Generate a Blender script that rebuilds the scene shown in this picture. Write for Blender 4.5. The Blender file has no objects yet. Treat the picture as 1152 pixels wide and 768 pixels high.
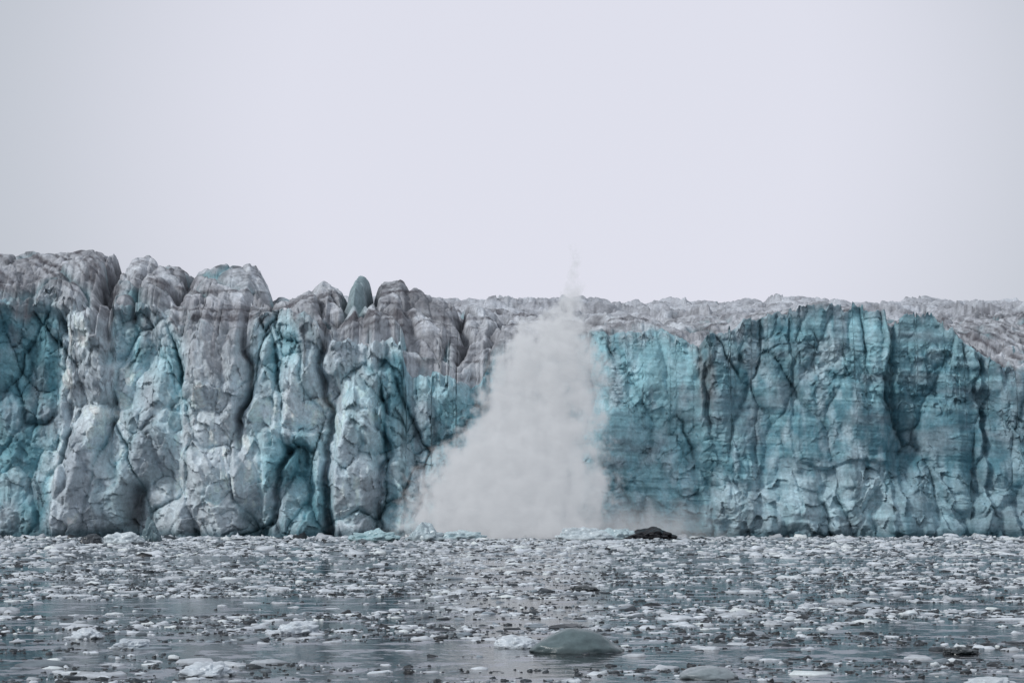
import bpy, math, numpy as np
from math import radians
scene=bpy.context.scene
F=2598.0; CH=8.0; HY=551.0; D0=400.0
def X(px,d=D0): return (np.asarray(px,float)-576.0)*d/F
def Z(py,d=D0): return CH+(HY-np.asarray(py,float))*d/F
# ---------------------------------------------------------------- noise
def hsh(i,j,s):
    i=np.asarray(i).astype(np.int64); j=np.asarray(j).astype(np.int64)
    n=(i*374761393+j*668265263+int(s)*1442695041)&0xffffffff
    n=((n^(n>>13))*1274126177)&0xffffffff
    n=((n^(n>>16))*2246822519)&0xffffffff
    n=n^(n>>15)
    return (n&0xffffff)/float(0xffffff)
def vn(x,y,s=0):
    ix=np.floor(x); iy=np.floor(y); fx=x-ix; fy=y-iy
    fx=fx*fx*fx*(fx*(fx*6-15)+10); fy=fy*fy*fy*(fy*(fy*6-15)+10)
    a=hsh(ix,iy,s);b=hsh(ix+1,iy,s);c=hsh(ix,iy+1,s);d=hsh(ix+1,iy+1,s)
    return (a+(b-a)*fx)*(1-fy)+(c+(d-c)*fx)*fy
def fbm(x,y,s=0,o=4,g=.5):
    t=0;a=1;n=0
    for k in range(o):
        t=t+a*(vn(x*2**k+17.3*k,y*2**k-9.1*k,s+k)*2-1); n+=a; a*=g
    return t/n
def vor(x,y,s=0,j=.9):
    ix=np.floor(x); iy=np.floor(y)
    f1=np.full(x.shape,9.);f2=np.full(x.shape,9.)
    ci=np.zeros(x.shape);cj=np.zeros(x.shape);dx=np.zeros(x.shape);dy=np.zeros(x.shape)
    for a in(-1,0,1):
        for b in(-1,0,1):
            px=ix+a+.5+j*(hsh(ix+a,iy+b,s)-.5); py=iy+b+.5+j*(hsh(ix+a,iy+b,s+77)-.5)
            ex=x-px;ey=y-py;d=np.sqrt(ex*ex+ey*ey)
            m=d<f1
            f2=np.where(m,f1,np.minimum(f2,d)); f1=np.where(m,d,f1)
            ci=np.where(m,ix+a,ci);cj=np.where(m,iy+b,cj);dx=np.where(m,ex,dx);dy=np.where(m,ey,dy)
    return f1,f2,ci,cj,dx,dy
def facets(x,z,sx,sz,s,amp,slx,slz):
    f1,f2,ci,cj,dx,dy=vor(x/sx,z/sz,s)
    r=lambda k:hsh(ci,cj,s+k)*2-1
    return amp*r(301)+dx*sx*slx*r(302)+dy*sz*slz*r(303), f2-f1, hsh(ci,cj,s+304)
def blocks(x,z,sx,sz,s,amp,k1,k2=.1,k3=.5,shear=.3):
    """union of convex ice prisms standing on the face; returns depth, gap to next block, id"""
    xs=x/sx; zs=z/sz; ix=np.floor(xs); iy=np.floor(zs)
    b1=np.full(x.shape,1e9); b2=np.full(x.shape,1e9); hid=np.zeros(x.shape)
    for a in(-1,0,1):
        for b in(-1,0,1):
            r=lambda k:hsh(ix+a,iy+b,s+k)
            ex=(xs-(ix+a+.5+.85*(r(0)-.5)))*sx; ey=(zs-(iy+b+.5+.85*(r(1)-.5)))*sz
            u=ex+ey*shear*(2*r(2)-1)
            d=amp*(2*r(5)-1)+np.where(u<0,-u*(k1*(.1+1.5*r(3)**2)),u*(k1*(.1+1.5*r(4)**2)))+ey*k2*(2*r(6)-1)
            d=d+np.maximum(0,ey-.22*sz)*k3*(.3+r(7))+np.maximum(0,-ey-.3*sz)*k3*.5+1.2*amp*((ex/sx)**4+(ey/sz)**4)
            m=d<b1
            b2=np.where(m,b1,np.minimum(b2,d)); hid=np.where(m,r(8),hid); b1=np.where(m,d,b1)
    return b1,b2-b1,hid
def ss(a,b,x):
    t=np.clip((x-a)/(b-a),0,1); return t*t*(3-2*t)
def G(x,c,w): return np.exp(-((x-c)/w)**2)
def mesh_obj(name,co,quads=None,tris=None,mat=None,col=None,smooth=False):
    me=bpy.data.meshes.new(name)
    nq=0 if quads is None else len(quads); nt=0 if tris is None else len(tris)
    me.vertices.add(len(co)); me.vertices.foreach_set("co",np.ascontiguousarray(co,dtype=np.float32).ravel())
    loops=[]
    if nq: loops.append(np.asarray(quads).ravel())
    if nt: loops.append(np.asarray(tris).ravel())
    loops=np.concatenate(loops).astype(np.int32)
    starts=np.concatenate([np.arange(nq)*4,nq*4+np.arange(nt)*3]).astype(np.int32)
    me.loops.add(len(loops)); me.loops.foreach_set("vertex_index",loops)
    me.polygons.add(nq+nt); me.polygons.foreach_set("loop_start",starts)
    me.update(calc_edges=True)
    if smooth: me.polygons.foreach_set("use_smooth",np.ones(nq+nt,dtype=bool))
    if col is not None:
        at=me.color_attributes.new("tint",'FLOAT_COLOR','POINT')
        c=np.ones((len(co),4),np.float32); c[:,:col.shape[1]]=col
        at.data.foreach_set("color",c.ravel())
    ob=bpy.data.objects.new(name,me); scene.collection.objects.link(ob)
    if mat: me.materials.append(mat)
    return ob
# ---------------------------------------------------------------- materials
def newmat(name):
    m=bpy.data.materials.new(name); m.use_nodes=True
    nt=m.node_tree; return m,nt,nt.nodes,nt.links,nt.nodes["Principled BSDF"]
def ice_mat(name,rough=.55,bump=.5,scale=1.2,var=.35,spec=.35,dist=.35):
    m,nt,N,L,B=newmat(name)
    at=N.new("ShaderNodeAttribute"); at.attribute_name="tint"
    tc=N.new("ShaderNodeTexCoord")
    n1=N.new("ShaderNodeTexNoise"); n1.inputs["Scale"].default_value=scale; n1.inputs["Detail"].default_value=8; n1.inputs["Roughness"].default_value=.72
    L.new(tc.outputs["Object"],n1.inputs["Vector"])
    mr=N.new("ShaderNodeMapRange"); mr.inputs[1].default_value=.3; mr.inputs[2].default_value=.7
    mr.inputs[3].default_value=1-var; mr.inputs[4].default_value=1+var*.6
    L.new(n1.outputs["Fac"],mr.inputs[0])
    vm=N.new("ShaderNodeVectorMath"); vm.operation='SCALE'
    L.new(at.outputs["Color"],vm.inputs[0]); L.new(mr.outputs[0],vm.inputs["Scale"])
    L.new(vm.outputs[0],B.inputs["Base Color"])
    B.inputs["Roughness"].default_value=rough; B.inputs["Specular IOR Level"].default_value=spec
    bp=N.new("ShaderNodeBump"); bp.inputs["Strength"].default_value=bump; bp.inputs["Distance"].default_value=dist
    L.new(n1.outputs["Fac"],bp.inputs["Height"]); L.new(bp.outputs[0],B.inputs["Normal"])
    return m
m_glacier=ice_mat("glacier_ice",.6,.45,1.3,.36,.25,.4)
m_floe=ice_mat("floe_ice",.35,.4,2.5,.3,.5,.15)
m_berg=ice_mat("berg_ice",.22,.3,2.5,.3,.5,.1)
# ---------------------------------------------------------------- glacier
z1t=[(-300,330),(-100,335),(0,338),(20,348),(40,325),(70,330),(95,350),(104,375),(112,385),(118,335),(140,346),(160,338),(175,355),(200,372),(220,366),(245,388),(272,392),(285,350),(310,345),(330,358),(345,352),(362,380),(372,392),(376,387),(449,388),(454,434),(470,428),(500,430),(520,436),(540,440),(550,405),(580,400),(640,385),(668,371),(700,374),(735,372),(765,378),(788,398),(800,380),(832,366),(840,352),(852,358),(870,350),(890,346),(945,343),(1000,348),(1006,378),(1014,360),(1050,354),(1078,368),(1100,392),(1130,411),(1152,418),(1300,400),(1500,410)]
z2t=[(-300,300),(-100,285),(0,276),(60,277),(92,286),(103,292),(108,325),(115,292),(135,286),(165,294),(190,303),(205,298),(225,293),(263,294),(275,310),(290,332),(310,335),(325,321),(345,314),(366,322),(380,327),(392,306),(399,308),(406,330),(413,314),(440,309),(470,318),(498,334),(515,350),(525,342),(548,343),(570,352),(600,348),(650,352),(700,352),(720,345),(760,358),(830,352),(900,350),(945,342),(1000,354),(1060,358),(1152,358),(1500,355)]
z1t=np.array(z1t,float);z2t=np.array(z2t,float)
NX=1450; NC=310
s1=np.arange(0.25,42,.28); s2=42+(np.exp(np.linspace(0,1,280)*2.4)-1)/(math.exp(2.4)-1)*1060
S=np.concatenate([s1,s2[1:]])
xg=np.linspace(-124,124,NX)
def crest(xx):
    p=xx*F/D0+576
    return Z(np.interp(p,z1t[:,0],z1t[:,1]))
c_,e_,h_=facets(xg,xg*0,2.6,5,11,1.,.5,0)
c3_,e3_,h3_=facets(xg,xg*0+9,.9,5,13,.35,.5,0)
pg=xg*F/D0+576
z1s=crest(xg)
z1=crest(xg+.5*fbm(xg/2,xg*0,3))+(.85+.5*G(pg,470,80))*c_+1.3*c3_+.6*fbm(xg/1.2,xg*0+3,5)
kk=np.hanning(41); kk/=kk.sum(); z1sm=np.convolve(np.pad(z1s,20,mode='edge'),kk,'valid')
t=np.linspace(-.04,1,NC)
XX,TT=np.meshgrid(xg,t); ZZ=TT*z1[None,:]
PX=XX*F/D0+576; PY=HY-(ZZ-CH)*F/D0
def disp(x,z):
    p=x*F/D0+576; py=HY-(z-CH)*F/D0
    wx=x+.9*fbm(x/7,z/9,21)+.3*fbm(x/1.5,z/1.5,22); wz=z+2.*fbm(x/7,z/9,31)+.4*fbm(x/1.5,z/1.5,32)
    R=ss(560,690,p)
    a,ea,ha=blocks(wx,wz,10,20,41,2.4,.75,.16,.45,.32)
    b,eb,hb=blocks(wx,wz,4.6,8.5,51,1.1,.70,.25,.7,.6)
    c,ec,hc=facets(wx,wz+.3*wx,2.4,3.4,61,.25,.50,.4)
    d,ed,hd=facets(wx,wz,.9,1.3,71,.07,.38,.35)
    msk=ss(-.05,.3,fbm(x/6,z/8,45))
    cr=1.8*np.exp(-ea/.30)*(.3+.7*msk)+.7*np.exp(-eb/.12)*msk
    Lf=a+b*.95+c+d+cr
    a2,ea2,ha2=blocks(wx+.15*wz,wz,12,26,81,2.0,.50,.08,.15,.28)
    b2,eb2,hb2=blocks(wx,wz,6,9,91,.75,.40,.14,.2,.6)
    c2,ec2,hc2=facets(wx+.1*wz,wz-.1*wx,3.6,1.6,101,.10,.16,.22)
    lay=.28*(vn(x/14+.3*fbm(x/5,z/5,8),(z+.06*x)*1.3,110)-.5)+.12*(vn(x/6,(z+.05*x)*3.6,111)-.5)
    rg=ss(-.1,.3,fbm(x/9,z/9,115))
    Rt=a2+b2+c2*(.4+.8*rg)+d*(.2+1.0*rg)+c*.6*rg+lay+1.2*np.exp(-ea2/.22)*(.3+.7*msk)+.4*np.exp(-eb2/.1)*msk
    foot=ss(15,4,z+5*fbm(x/7,x*0,120))*ss(750,830,p)
    f3,e3,h3=blocks(wx,wz,4.2,4.6,130,1.4,.8,.2,.8,.5)
    Rt=Rt+foot*(f3-2.8+c)
    D=Lf*(1-R)+Rt*R
    ew=12*fbm(x/6,z/8,140)
    q=p+ew; pq=py+14*fbm(x/6,z/6,141)
    def blk(x0,x1,y0,y1,f,soft=5):
        return f*ss(x0-soft,x0+soft,q)*ss(x1+soft,x1-soft,q)*ss(y0-soft,y0+soft,pq)*ss(y1+soft,y1-soft,pq)
    D=D+blk(-80,58,345,700,2.5)+blk(62,104,350,700,-2)+blk(118,166,345,455,1.5)+blk(166,205,400,560,1.)\
      +blk(203,268,365,700,-3)+blk(300,362,478,700,-3.5,4)+blk(372,426,380,700,-4)+blk(426,470,380,700,-.5)\
      +blk(470,548,420,700,-2)+blk(550,672,300,700,5,20)+blk(786,1003,300,700,-2.8,3)+blk(893,1003,300,520,-1.2,3)\
      +blk(1003,1110,300,700,-1,3)+blk(1110,1180,300,700,1.5,3)
    def crack(x0,y0,x1,y1,dep,w):
        xc=x0+(x1-x0)*(py-y0)/(y1-y0)+12*fbm(z/5,z*0,int(x0))
        return dep*G(p,xc,w/0.154)*ss(y0-10,y0+10,py)*ss(y1+30,y1-30,py)
    D=D+crack(108,280,112,365,9,1.0)+crack(270,385,274,500,5,.55)+crack(318,500,305,600,4,.6)+crack(364,380,366,600,5,.6)\
      +crack(150,545,145,610,4,1.6)+crack(122,440,118,500,3,.5)+crack(790,378,800,480,2.2,.5)+crack(890,350,896,460,1.2,.35)\
      +crack(1003,350,1008,500,1.5,.4)+crack(1110,395,1104,560,1.6,.45)+crack(668,370,672,470,2.5,.8)+crack(60,350,72,560,3,.6)+crack(430,440,424,600,3,.5)
    D=D+.09*z
    m=dict(ea=ea,eb=eb,ha=ha,hb=hb,hc=hc,R=R,hb2=hb2,hc2=hc2,foot=foot,q=q,pq=pq,hd=hd,rg=rg,ea2=ea2,eb2=eb2,msk=msk,ha2=ha2)
    return D,m
DD,M=disp(XX,ZZ)
YY=D0+DD
def lerp(a,b,t): return np.array(a)*(1-t[...,None])+np.array(b)*t[...,None]
pale=(.78,.88,.94); grey=(.42,.48,.54); turq=(.34,.63,.71); teal=(.12,.29,.36); deep=(.03,.10,.135); dirt=(.37,.38,.41)
def box(x0,x1,y0,y1,s=18):
    q=M['q'];pq=M['pq']; return ss(x0-s,x0+s,q)*ss(x1+s,x1-s,q)*ss(y0-s,y0+s,pq)*ss(y1+s,y1-s,pq)
n1=fbm(XX/10,ZZ/16,201,5); n2=fbm(XX/3,ZZ/6,211,4); n3=fbm(XX/1.2,ZZ/3.5,221,4)
R=M['R']
blueL=.15+.5*n1+.3*n2+.36*(M['hb']-.5)+.66*box(-300,56,345,620)+.45*box(112,165,310,400)+.65*box(425,560,400,620)+.5*box(300,362,480,620)+.35*box(370,426,400,520)-.35*box(62,105,350,600)-.3*box(203,268,380,600)
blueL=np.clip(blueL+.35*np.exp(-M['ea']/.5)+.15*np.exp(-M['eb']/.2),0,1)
colL=lerp(pale,turq,np.clip(blueL*1.15,0,1))
colL=lerp(colL,teal,np.clip((blueL-.52)*1.9+.25*n3,0,1)*.9)
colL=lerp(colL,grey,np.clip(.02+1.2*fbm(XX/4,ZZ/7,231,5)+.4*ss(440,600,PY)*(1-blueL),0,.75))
layR=vn(XX/26+.2*n2,(ZZ+.05*XX+.5*n1)*1.2,240)*.45+vn(XX/14,(ZZ+.05*XX)*3.2,241)*.33+vn(XX/11,(ZZ+.04*XX)*6.5,242)*.22
colR=lerp((.36,.64,.72),(.12,.28,.35),np.clip(.50+1.6*(layR-.5)+.9*n1+.45*n2+.45*(M['hb2']-.5)+.35*(M['ha2']-.5)+.45*box(1000,1300,380,640)-.3*box(660,790,370,620),0,1))
pw=np.clip((M['foot']*.75+.55*n3-.1)+1.2*np.clip(n2-.08,0,1)+.6*np.clip(fbm(XX/8,ZZ/8,245,5)-.1,0,1)*2*(.4+M['rg']),0,.75)*(1-.45*box(1000,1300,300,640))
colR=lerp(colR,(.60,.76,.83),pw)
colR=lerp(colR,(.24,.30,.35),np.clip(.9*fbm(XX/8,ZZ/2.5,251,5)+.03,0,.6))
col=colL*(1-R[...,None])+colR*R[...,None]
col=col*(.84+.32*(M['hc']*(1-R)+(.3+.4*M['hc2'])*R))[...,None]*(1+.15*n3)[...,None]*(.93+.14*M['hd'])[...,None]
# shade in the fractures, painted into the colour as dark blue ice
crack_shade=np.exp(-M['ea']/.28)*(.35+.65*M['msk'])*(1-R)+np.exp(-M['ea2']/.22)*(.35+.65*M['msk'])*R+.5*np.exp(-M['eb']/.10)*M['msk']*(1-R)+.5*np.exp(-M['eb2']/.1)*M['msk']*R
col=lerp(col,(.05,.135,.17),np.clip(crack_shade,0,1)*.7)
top=np.clip(1-(z1[None,:]-ZZ)/(1.5+7*np.clip(fbm(XX/4,XX*0,261)+.3,0,1)*(1-.6*R)),0,1)
top=np.maximum(top,box(203,268,365,425,10)*.7)*(1-.8*box(372,560,300,700,4))
col=lerp(col,dirt,np.clip(top*(.7+.9*n3),0,1)*(1-.55*R))
st=np.clip(fbm(XX/.9,ZZ/9,271,4)-.30,0,1)*2.0
col=lerp(col,(.17,.17,.19),np.clip(st,0,.6)*(.55-.3*R))
st2=G(PX,150,28)*ss(520,585,PY)
col=lerp(col,(.11,.11,.12),np.clip(st2*(.6+n3),0,.8))
st3=G(PX,795,9)*ss(370,390,PY)*ss(480,440,PY)
col=lerp(col,(.17,.16,.17),np.clip(st3*(.7+n3),0,.7))
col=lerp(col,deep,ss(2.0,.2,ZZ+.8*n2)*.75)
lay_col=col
# top surface
XT,ST=np.meshgrid(xg,S)
Yedge=D0+DD[-1][None,:]
Yt=D0+(Yedge-D0)*np.exp(-ST/12)+ST
fan=1+ST/D0
V=80*np.log1p(ST/80)
pxw=(XT+1.4*fbm(XT/6,V/6,301)*np.clip(ST/8,0,1))*F/D0+576
z2=Z(np.interp(pxw,z2t[:,0],z2t[:,1]),D0+26)
bgz=np.interp(Yt,[400,440,500,700,1000,1600],[38.0,40,45.5,64,88.,136])+3.5*fbm(XT/22,V/12,309)
e0=np.exp(-ST/1.6)
zb=z1[None,:]*e0+z1sm[None,:]*(1-e0)
rise=np.clip(ST/27,0,1)**.85
near=zb*(1-rise)+(z2-.6)*rise
gapm=np.maximum(ss(368,378,pxw)*ss(556,540,pxw),.55*ss(-.1,.3,fbm(XT/7,XT*0,318)))
near=near-3.2*gapm*np.exp(-((ST-4.2-1.2*fbm(XT/3,XT*0,319))/1.7)**2)
cleft=0
for cx_,w_,dp_ in[(106,7,4),(150,4,1.0),(192,6,3),(287,7,3),(380,5,3),(408,5,3.5),(455,5,1.2),(518,6,3),(560,6,2)]:
    cleft=cleft+dp_*G(pxw+.35*(ST-26)*(1 if cx_%2 else -1)+10*fbm(V/4,V*0,cx_),cx_,w_)
cleft=cleft*ss(5,14,ST)*ss(60,38,ST)
away=ss(31,60,ST)
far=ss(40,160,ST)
kx=XT+.35*V+2.4*fbm(XT/9,V/9,311)+.5*fbm(XT/2,V/2,313); kv=V+2.4*fbm(XT/9,V/9,312)+.5*fbm(XT/2,V/2,314)
Lw=1-ss(480,620,pxw)
f1,f2,ci,cj,dx,dy=vor(kx/9.5,kv/8.5,320)
hh=hsh(ci,cj,321)
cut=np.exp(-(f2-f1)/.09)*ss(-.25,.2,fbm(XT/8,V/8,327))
dome=1.8*(hh-.5)+2.0*(.35-f1*f1)+dx*9*.22*(hsh(ci,cj,322)*2-1)+dy*7*.22*(hsh(ci,cj,323)*2-1)-2.6*cut
g1,eg,hg=blocks(kx,kv,4.6,4.2,330,.40,.34,.2,.4,.5)
g2,eg2,hg2=facets(kx,kv,1.4,1.3,340,.12,.4,.4)
fine=-g1*.9+g2-.7*np.exp(-eg/.12)+.22*fbm(kx/.9,kv/.9,350)
r1_,er1,hr1=blocks(kx*.9+.4*kv,kv,6.5,3.6,360,1.4,.6,.3,.5,.4)
zt=near*(1-away)+bgz*away
ampn=(.2+.8*ss(0,9,ST))
pk=np.exp(-((ST-27)/9)**2)
rw=np.maximum(far,(1-Lw)*ss(3,12,ST)*.85)
clump=.45+1.4*ss(-.15,.35,fbm(XT/14,V/9,365))
zt=zt+dome*ampn*(1-.55*pk)*(.55+.45*Lw)*(1-.3*far)+fine*(.5+.35*ampn*(1-.4*pk))*(1+.4*far)-(r1_+.6)*rw*(1+ST/350)*clump-cleft
Xt=XT*fan**(ss(20,80,ST)*1.0)
n4=fbm(XT/5,V/5,401,5); n5=fbm(XT/1.2,V/1.2,402,4)
q=zt*1.0+.35*XT*np.sin(XT/17+1.3)*.5+1.3*n4+.15*V
lines=np.clip((vn(q*1.3,XT/30,405)-.58)*5,0,1)*.85+np.clip((vn(q*3.4,XT/12,406)-.62)*5,0,1)*.65
ct=lerp((.58,.605,.65),(.33,.34,.37),np.clip(.5+1.4*n4+.6*n5,0,1))
ct=lerp(ct,(.82,.87,.93),np.clip(1.1*fbm(XT/3,V/3,407,4)+.5*(hh-.38),0,.85))
ct=ct*(.82+.36*hg)[...,None]
ct=lerp(ct,(.10,.092,.105),np.clip(lines*(.7+.8*n5)*(1-.5*far),0,.88))
ct=lerp(ct,(.10,.105,.12),np.clip(.9*cut+.35*cleft+.6*np.exp(-eg/.1)+.8*np.exp(-er1/.25)*rw,0,1)*.8)  # shade of crevices, clefts and gaps put into the surface colour
ct=lerp(ct,turq,np.clip(cut*.7*(hsh(ci,cj,325)>.6)*(1-far),0,1))
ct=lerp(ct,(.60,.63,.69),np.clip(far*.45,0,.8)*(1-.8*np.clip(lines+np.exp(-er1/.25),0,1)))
ct=lerp(ct,(.30,.42,.45),np.clip(G(pxw,393,12)*ss(10,18,ST)*ss(50,35,ST),0,.8))
ct=lerp(ct,turq,np.clip(R[0][None,:]*ss(5,0,ST+4*n5)*.6,0,1))
edgec=lay_col[-6][None,:,:]+0*ct
ct=lerp(edgec*np.clip(1+.3*n5,0,2)[...,None],ct,ss(0,1,(ST-.4)/(3+5*n4+3*n5+2)))
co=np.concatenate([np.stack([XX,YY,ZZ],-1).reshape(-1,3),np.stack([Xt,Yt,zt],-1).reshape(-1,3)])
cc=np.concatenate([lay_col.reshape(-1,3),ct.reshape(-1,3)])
nr=NC+len(S)
idx=np.arange(nr*NX).reshape(nr,NX)
quads=np.stack([idx[:-1,:-1],idx[:-1,1:],idx[1:,1:],idx[1:,:-1]],-1).reshape(-1,4)
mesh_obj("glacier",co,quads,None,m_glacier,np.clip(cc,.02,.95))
# ---------------------------------------------------------------- sea
m,nt,N,L,B=newmat("sea_water")
tc=N.new("ShaderNodeTexCoord")
B.inputs["Roughness"].default_value=.09; B.inputs["IOR"].default_value=1.33
n=N.new("ShaderNodeTexNoise"); n.inputs["Scale"].default_value=.9; n.inputs["Detail"].default_value=5
L.new(tc.outputs["Object"],n.inputs["Vector"])
bp=N.new("ShaderNodeBump"); bp.inputs["Strength"].default_value=.4; bp.inputs["Distance"].default_value=.14
L.new(n.outputs["Fac"],bp.inputs["Height"]); L.new(bp.outputs[0],B.inputs["Normal"])
n2_=N.new("ShaderNodeTexNoise"); n2_.inputs["Scale"].default_value=.35; n2_.inputs["Detail"].default_value=8; n2_.inputs["Roughness"].default_value=.7
L.new(tc.outputs["Object"],n2_.inputs["Vector"])
r=N.new("ShaderNodeMapRange"); r.inputs[1].default_value=.52; r.inputs[2].default_value=.56
L.new(n2_.outputs["Fac"],r.inputs[0])
mx=N.new("ShaderNodeMix"); mx.data_type='RGBA'; mx.inputs[6].default_value=(.008,.011,.014,1); mx.inputs[7].default_value=(.24,.26,.30,1)
L.new(r.outputs[0],mx.inputs[0]); L.new(mx.outputs[2],B.inputs["Base Color"])
mr=N.new("ShaderNodeMapRange"); mr.inputs[3].default_value=.06; mr.inputs[4].default_value=.25
L.new(r.outputs[0],mr.inputs[0]); L.new(mr.outputs[0],B.inputs["Roughness"])
W=4000
mesh_obj("sea_water",np.array([(-W,-W,0),(W,-W,0),(W,W,0),(-W,W,0)],float),np.array([[0,1,2,3]]),None,m)
# ---------------------------------------------------------------- brash ice
def floes(n,ymin,ymax,smin,smax,pw,hmul,white,mid,seed,thin=True,kk_=1.0):
    g=np.random.default_rng(seed)
    M_=n*5
    y=np.sqrt(g.uniform(ymin**2,ymax**2,M_)); x=g.uniform(-1,1,M_)*(y*.25+6)
    if thin:
        den=.38+kk_*(1.3*fbm(x/16,y/7,501,4)+1.3*fbm(x/6,y/2.2,503,3))
        k=g.random(M_)<den; x=x[k];y=y[k]
    x=x[:n];y=y[:n]
    n=len(x)
    u=g.random(n); s=smin*(1-u*(1-(smin/smax)**pw))**(-1/pw)
    K=6; a=np.linspace(0,2*math.pi,K,endpoint=False)[None,:]+g.uniform(0,6.28,(n,1))+g.uniform(-.42,.42,(n,K))
    el=g.uniform(.4,1,(n,1)); rot=g.uniform(-1,1,(n,1))
    rad=s[:,None]*.5*g.uniform(.55,1.25,(n,K))
    h=(s**.7)*hmul*g.uniform(.2,1.4,n)
    def ring(f,zf):
        lx=np.cos(a)*rad*f; ly=np.sin(a)*rad*f*el
        return np.stack([x[:,None]+lx*np.cos(rot)-ly*np.sin(rot),y[:,None]+lx*np.sin(rot)+ly*np.cos(rot),zf],-1)
    tilt=g.uniform(-.7,.7,(n,1))
    r0=ring(1.0,np.full((n,K),-.05)); r1=ring(g.uniform(.8,1.0,(n,K)),h[:,None]*g.uniform(.1,.8,(n,K)))
    r2=ring(g.uniform(.3,.8,(n,K)),h[:,None]*(g.uniform(.5,1.25,(n,K))+tilt*np.cos(a)))
    c=np.stack([x,y,h*g.uniform(.6,1.3,n)],-1)[:,None,:]
    co=np.concatenate([r0,r1,r2,c],1)
    NV=3*K+1; base=(np.arange(n)*NV)[:,None,None]
    k=np.arange(K);k2=(k+1)%K
    q=np.concatenate([np.stack([k,k2,k2+K,k+K],-1),np.stack([k+K,k2+K,k2+2*K,k+2*K],-1)])
    tr=np.stack([k+2*K,k2+2*K,np.full(K,3*K)],-1)
    w=g.random(n)
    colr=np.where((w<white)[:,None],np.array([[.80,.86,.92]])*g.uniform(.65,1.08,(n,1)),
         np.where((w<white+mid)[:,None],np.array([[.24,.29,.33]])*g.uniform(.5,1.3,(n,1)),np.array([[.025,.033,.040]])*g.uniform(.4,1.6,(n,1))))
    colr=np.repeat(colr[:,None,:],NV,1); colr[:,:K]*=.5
    return co.reshape(-1,3),(q[None]+base).reshape(-1,4),(tr[None]+base).reshape(-1,3),colr.reshape(-1,3)
parts=[floes(21000,86,394,.2,1.5,1.5,.11,.25,.22,1),floes(15000,86,230,.10,.6,1.1,.13,.12,.18,2),
       floes(8000,130,394,.4,1.8,2.0,.11,.85,.12,6),
       floes(1900,100,394,.9,3.4,1.9,.09,.7,.25,3,True,.6),floes(1500,280,394,.8,3.5,2.0,.17,.75,.2,4,False),floes(320,380,396,.8,4,1.8,.25,.75,.2,5,False)]
o=0;C=[];Q=[];T=[];K_=[]
for c,q_,t_,k_ in parts:
    C.append(c);Q.append(q_+o);T.append(t_+o);K_.append(k_);o+=len(c)
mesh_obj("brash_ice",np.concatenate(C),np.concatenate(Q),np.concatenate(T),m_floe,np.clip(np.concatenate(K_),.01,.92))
# ---------------------------------------------------------------- individual bergs
import bmesh
from mathutils import Vector, noise as mn
def berg(name,pxc,pyb,wpx,hpx,depth,color,seed,rough=.25,pts=None,smooth=False,sub=5):
    d=CH*F/(pyb-HY); d=min(d,393.)
    cx=(pxc-576)*d/F; w=wpx*d/F/2; h=hpx*d/F
    bm=bmesh.new(); bmesh.ops.create_icosphere(bm,subdivisions=sub,radius=1)
    cl=[]
    for v in bm.verts:
        p=v.co.copy()
        o=Vector((seed*3.1,seed*1.7,0))
        dsp=1+rough*(mn.noise(p*1.3+o)*1.0+mn.noise(p*3+o)*.45+mn.noise(p*7+o)*.18)
        if not smooth:
            cd=mn.voronoi(p*2.2+o)[0]; dsp+=rough*.9*(cd[1]-cd[0])
        prof=1.0
        if pts: prof=np.interp(p.x,[a for a,b in pts],[b for a,b in pts])
        z=p.z*dsp*prof
        if p.z<0: z=p.z*.25
        v.co=Vector((p.x*w*dsp,p.y*depth*.5*dsp,z*h))
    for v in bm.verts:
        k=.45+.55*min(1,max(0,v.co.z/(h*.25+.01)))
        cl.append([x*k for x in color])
    me=bpy.data.meshes.new(name); bm.to_mesh(me); bm.free()
    for p in me.polygons: p.use_smooth=smooth
    at=me.color_attributes.new("tint",'FLOAT_COLOR','POINT')
    at.data.foreach_set("color",np.concatenate([np.array(cl),np.ones((len(cl),1))],1).astype(np.float32).ravel())
    me.materials.append(m_berg)
    ob=bpy.data.objects.new(name,me); ob.location=(cx,d,0); scene.collection.objects.link(ob)
    return ob
berg("bergy_bit",648,731,104,25,3.0,(.12,.17,.18),1,.13,[(-1,.35),(-.7,.75),(-.2,1),(.2,1),(.7,.75),(1,.35)],True)
berg("snowy_ice_floe",580,726,44,11,2.2,(.66,.72,.77),2,.3)
berg("snowy_ice_floe",236,757,56,13,2.2,(.66,.72,.77),3,.35)
berg("snowy_ice_floe",336,711,44,13,2.0,(.66,.72,.77),4,.4)
berg("snowy_ice_floe",102,716,32,9,1.6,(.66,.72,.77),5,.4)
berg("snowy_ice_floe",150,727,40,9,1.6,(.55,.61,.66),6,.4)
berg("bergy_bit",795,760,66,13,2.4,(.26,.31,.33),7,.15,None,True)
berg("dark_ice_chunk",1078,733,40,7,1.2,(.04,.05,.055),8,.3)
berg("dark_ice_chunk",656,663,34,5,1.8,(.05,.06,.065),9,.3)
berg("snowy_ice_floe",1110,768,50,8,1.8,(.6,.66,.7),10,.3)
berg("dirty_iceberg",733,606,56,13,5,(.018,.018,.022),11,.4,[(-1,.4),(-.5,.7),(.2,1),(1,.3)])
berg("iceberg",172,609,22,23,3,(.13,.2,.23),12,.4,[(-1,.6),(-.2,1),(1,.4)])
berg("iceberg",138,611,44,12,4,(.66,.74,.78),13,.35)
berg("dark_ice_chunk",105,611,24,10,3,(.05,.06,.07),14,.3)
berg("iceberg",478,608,38,19,5,(.52,.62,.66),15,.45,[(-1,.3),(-.1,1),(1,.35)])
berg("iceberg",420,608,50,11,5,(.42,.6,.64),16,.4)
berg("iceberg",655,607,56,13,4,(.6,.68,.72),17,.4)
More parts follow.
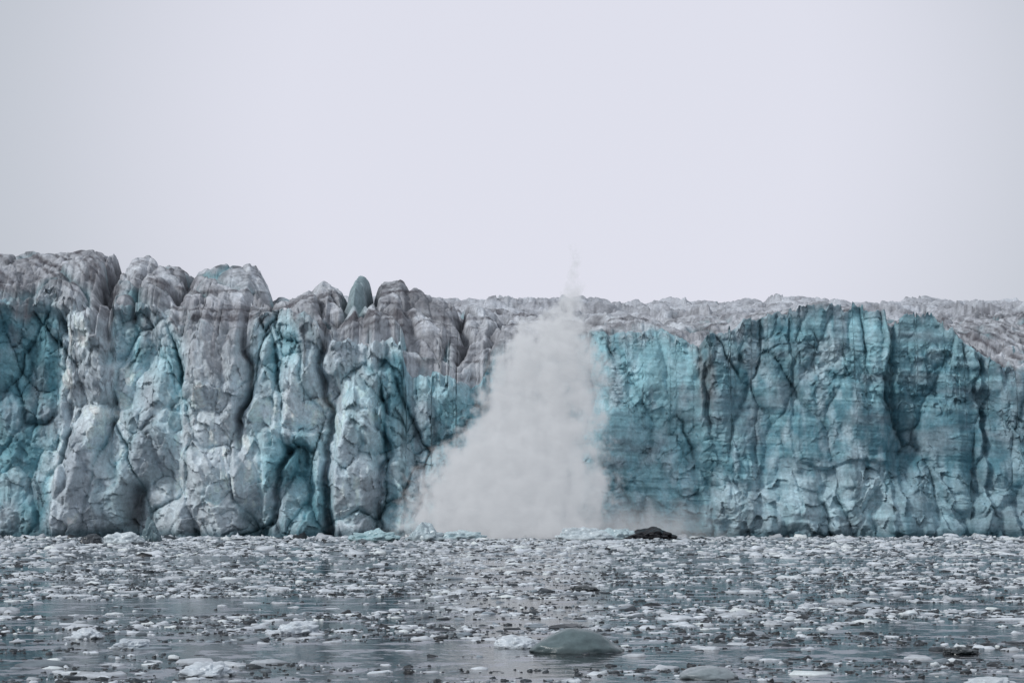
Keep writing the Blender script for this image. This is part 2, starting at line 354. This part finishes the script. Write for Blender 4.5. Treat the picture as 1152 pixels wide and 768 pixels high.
berg("iceberg",520,606,50,9,4,(.55,.68,.72),18,.4)
berg("iceberg",695,606,40,11,4,(.5,.62,.66),19,.4)
# ---------------------------------------------------------------- splash plume
PD=388.; SC=PD/F
tab=[(604,466,676),(585,470,674),(560,476,673),(535,485,671),(512,498,669),(480,528,670),(450,548,671),(425,554,672),(400,560,671),(382,574,668),(362,596,664),(345,618,660),(325,634,655),(303,641,653)]
OX=(610-576)*SC; ZT=47.
rows=[(max(0,(CH+(HY-y)*SC))/ZT,((a+b)/2-576)*SC-OX,(b-a)/2*SC) for y,a,b in tab]
def volmat(name):
    m=bpy.data.materials.new(name); m.use_nodes=True; nt=m.node_tree; N=nt.nodes; L=nt.links
    for x in list(N): N.remove(x)
    out=N.new("ShaderNodeOutputMaterial")
    def math_(op,a,b=None,c=None,clamp=False):
        k=N.new("ShaderNodeMath"); k.operation=op; k.use_clamp=clamp
        for i,v in enumerate((a,b,c)):
            if v is None: continue
            if isinstance(v,(int,float)): k.inputs[i].default_value=v
            else: L.new(v,k.inputs[i])
        return k.outputs[0]
    tc=N.new("ShaderNodeTexCoord")
    def nz(scale,detail,rough=.6):
        k=N.new("ShaderNodeTexNoise"); k.inputs["Scale"].default_value=scale; k.inputs["Detail"].default_value=detail; k.inputs["Roughness"].default_value=rough
        L.new(tc.outputs["Object"],k.inputs["Vector"]); return k
    def finish(den,amb=.22):
        vs_=N.new("ShaderNodeVolumeScatter"); vs_.inputs["Color"].default_value=(.97,.98,.995,1)
        L.new(den,vs_.inputs["Density"])
        # ambient term: added emission, stands in for light scattered many times in the spray
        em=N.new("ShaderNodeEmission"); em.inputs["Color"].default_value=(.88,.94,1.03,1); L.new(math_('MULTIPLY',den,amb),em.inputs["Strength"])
        ad=N.new("ShaderNodeAddShader"); L.new(vs_.outputs[0],ad.inputs[0]); L.new(em.outputs[0],ad.inputs[1])
        L.new(ad.outputs[0],out.inputs["Volume"])
    return m,N,L,tc,math_,nz,finish
m,N,L,tc,math_,nz,finish=volmat("spray_mist")
na=nz(.16,5,.66)
va=N.new("ShaderNodeVectorMath"); va.operation='SUBTRACT'; L.new(na.outputs["Color"],va.inputs[0]); va.inputs[1].default_value=(.5,.5,.5)
sx0=N.new("ShaderNodeSeparateXYZ"); L.new(tc.outputs["Object"],sx0.inputs[0])
sw=N.new("ShaderNodeSeparateXYZ"); L.new(va.outputs[0],sw.inputs[0])
tt0=math_('DIVIDE',sx0.outputs[2],ZT,clamp=True)
wamp=math_('MULTIPLY_ADD',tt0,-9.0,14.0)
xx=math_('MULTIPLY_ADD',sw.outputs[0],wamp,sx0.outputs[0])
yy=math_('MULTIPLY_ADD',sw.outputs[1],wamp,sx0.outputs[1])
zz=math_('MULTIPLY_ADD',sw.outputs[2],wamp,sx0.outputs[2])
tt=math_('DIVIDE',zz,ZT,clamp=True)
def curve(vals,lo,hi):
    k=N.new("ShaderNodeFloatCurve"); c=k.mapping.curves[0]
    ts=[r_[0] for r_ in rows]
    vs=[(v-lo)/(hi-lo) for v in vals]
    c.points[0].location=(0,vs[0]); c.points[1].location=(1,vs[-1])
    for a,b in list(zip(ts,vs))[1:]:
        if 0<a<1: c.points.new(a,b)
    k.mapping.update(); L.new(tt,k.inputs["Value"])
    return math_('MULTIPLY_ADD',k.outputs[0],hi-lo,lo)
cc_=curve([r_[1] for r_ in rows],-12,12); rr_=curve([r_[2]*1.05 for r_ in rows],0,20)
ddx=math_('SUBTRACT',xx,cc_)
d2=math_('ADD',math_('MULTIPLY',ddx,ddx),math_('MULTIPLY',math_('MULTIPLY',yy,yy),1.7))
dist=math_('DIVIDE',math_('SQRT',d2),math_('MAXIMUM',rr_,.3))
nb=nz(.36,6,.68)
edge=math_('ADD',math_('SUBTRACT',1.0,dist),math_('MULTIPLY_ADD',nb.outputs["Fac"],2.0,-.95))
den=math_('MULTIPLY',edge,2.4,clamp=True)
den=math_('MULTIPLY',den,math_('MULTIPLY_ADD',nb.outputs["Fac"],5.0,-1.85,clamp=True))
den=math_('MULTIPLY',den,math_('MULTIPLY_ADD',tt0,.12,.50))
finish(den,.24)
try: m.cycles.volume_step_rate=.4
except Exception as e: print(e)
K=24; co=[]
zs=np.linspace(0,1,30); tr_=np.array(rows); tr_=tr_[np.argsort(tr_[:,0])]
for zt_ in zs:
    c0=np.interp(zt_,tr_[:,0],tr_[:,1]); r0=np.interp(zt_,tr_[:,0],tr_[:,2])*1.25+2.5
    for k in range(K):
        a=2*math.pi*k/K; co.append((c0+r0*math.cos(a),min(r0*.8,11)*math.sin(a),zt_*(ZT+2)))
co.append((tr_[0,1],0,0)); co.append((tr_[-1,1],0,ZT+2.5))
q=[];t3=[]
for i in range(29):
    for k in range(K): q.append([i*K+k,i*K+(k+1)%K,(i+1)*K+(k+1)%K,(i+1)*K+k])
for k in range(K): t3.append([30*K,(k+1)%K,k]); t3.append([30*K+1,29*K+k,29*K+(k+1)%K])
splash=bpy.data.objects.new("calving_splash",None); scene.collection.objects.link(splash); splash.location=(OX,PD,0.02)
ob=mesh_obj("plume",np.array(co),np.array(q),np.array(t3),m); ob.parent=splash
m,N,L,tc,math_,nz,finish=volmat("base_mist_volume")
ln=N.new("ShaderNodeVectorMath"); ln.operation='LENGTH'; L.new(tc.outputs["Object"],ln.inputs[0])
mp=N.new("ShaderNodeVectorMath"); mp.operation='MULTIPLY'; mp.inputs[1].default_value=(24,6,8); L.new(tc.outputs["Object"],mp.inputs[0])
k=N.new("ShaderNodeTexNoise"); k.inputs["Scale"].default_value=.3; k.inputs["Detail"].default_value=5; L.new(mp.outputs[0],k.inputs["Vector"])
den=math_('ADD',math_('SUBTRACT',1.0,ln.outputs["Value"]),math_('MULTIPLY_ADD',k.outputs["Fac"],1.2,-.66))
den=math_('MULTIPLY',math_('MULTIPLY',den,1.5,clamp=True),.15)
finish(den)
bm=bmesh.new(); bmesh.ops.create_icosphere(bm,subdivisions=3,radius=1)
bmesh.ops.bisect_plane(bm,geom=bm.verts[:]+bm.edges[:]+bm.faces[:],plane_co=(0,0,0),plane_no=(0,0,-1),clear_outer=True)
bmesh.ops.holes_fill(bm,edges=bm.edges[:])
me=bpy.data.meshes.new("base_mist"); bm.to_mesh(me); bm.free(); me.materials.append(m)
ob=bpy.data.objects.new("base_mist",me); scene.collection.objects.link(ob); ob.parent=splash; ob.scale=(24,6,8); ob.location=(12,-1,.02)
# ---------------------------------------------------------------- world
w=bpy.data.worlds.new("World"); scene.world=w; w.use_nodes=True; N=w.node_tree.nodes; L=w.node_tree.links
bg=N["Background"]; bg.inputs["Strength"].default_value=.1
sky=N.new("ShaderNodeTexSky"); sky.sky_type='NISHITA'; sky.sun_disc=False; sky.sun_elevation=radians(36); sky.sun_rotation=radians(230)
hs=N.new("ShaderNodeHueSaturation"); hs.inputs["Saturation"].default_value=.2; L.new(sky.outputs[0],hs.inputs["Color"])
tc=N.new("ShaderNodeTexCoord")
dt=N.new("ShaderNodeVectorMath"); dt.operation='DOT_PRODUCT'; L.new(tc.outputs["Generated"],dt.inputs[0])
v=Vector((.015,1,.16)).normalized(); dt.inputs[1].default_value=v
mr=N.new("ShaderNodeMapRange"); mr.interpolation_type='SMOOTHSTEP'; mr.inputs[1].default_value=math.cos(radians(15)); mr.inputs[2].default_value=1.0; mr.inputs[3].default_value=0; mr.inputs[4].default_value=1
L.new(dt.outputs["Value"],mr.inputs[0])
nn=N.new("ShaderNodeTexNoise"); nn.inputs["Scale"].default_value=3; nn.inputs["Detail"].default_value=4; L.new(tc.outputs["Generated"],nn.inputs["Vector"])
ad=N.new("ShaderNodeMath"); ad.operation='MULTIPLY_ADD'; L.new(nn.outputs["Fac"],ad.inputs[0]); ad.inputs[1].default_value=.2; L.new(mr.outputs[0],ad.inputs[2])
mx=N.new("ShaderNodeMix"); mx.data_type='RGBA'; L.new(ad.outputs[0],mx.inputs[0])
mx.inputs[6].default_value=(5.0,5.4,6.0,1); mx.inputs[7].default_value=(7.5,7.6,8.6,1)
m2=N.new("ShaderNodeMix"); m2.data_type='RGBA'; m2.inputs[0].default_value=.93
L.new(hs.outputs[0],m2.inputs[6]); L.new(mx.outputs[2],m2.inputs[7]); L.new(m2.outputs[2],bg.inputs["Color"])
sl=bpy.data.lights.new("sun",'SUN'); sl.energy=1.5; sl.angle=radians(10); sl.color=(1,.99,.97)
so=bpy.data.objects.new("sun",sl); scene.collection.objects.link(so)
dirv=Vector((-.95,-.65,.8)); so.rotation_euler=dirv.to_track_quat('Z','Y').to_euler(); so.location=(0,0,100)
# ---------------------------------------------------------------- camera
cd=bpy.data.cameras.new("camera"); cam=bpy.data.objects.new("camera",cd); scene.collection.objects.link(cam)
cd.sensor_width=36; cd.lens=36*F/1152; cd.clip_end=9000; cam.location=(0,0,CH)
cam.rotation_euler=(radians(90)+math.atan((HY-384)/F),0,0)
scene.camera=cam
scene.view_settings.view_transform='Standard'
try: scene.view_settings.look='None'
except: pass
scene.view_settings.exposure=0
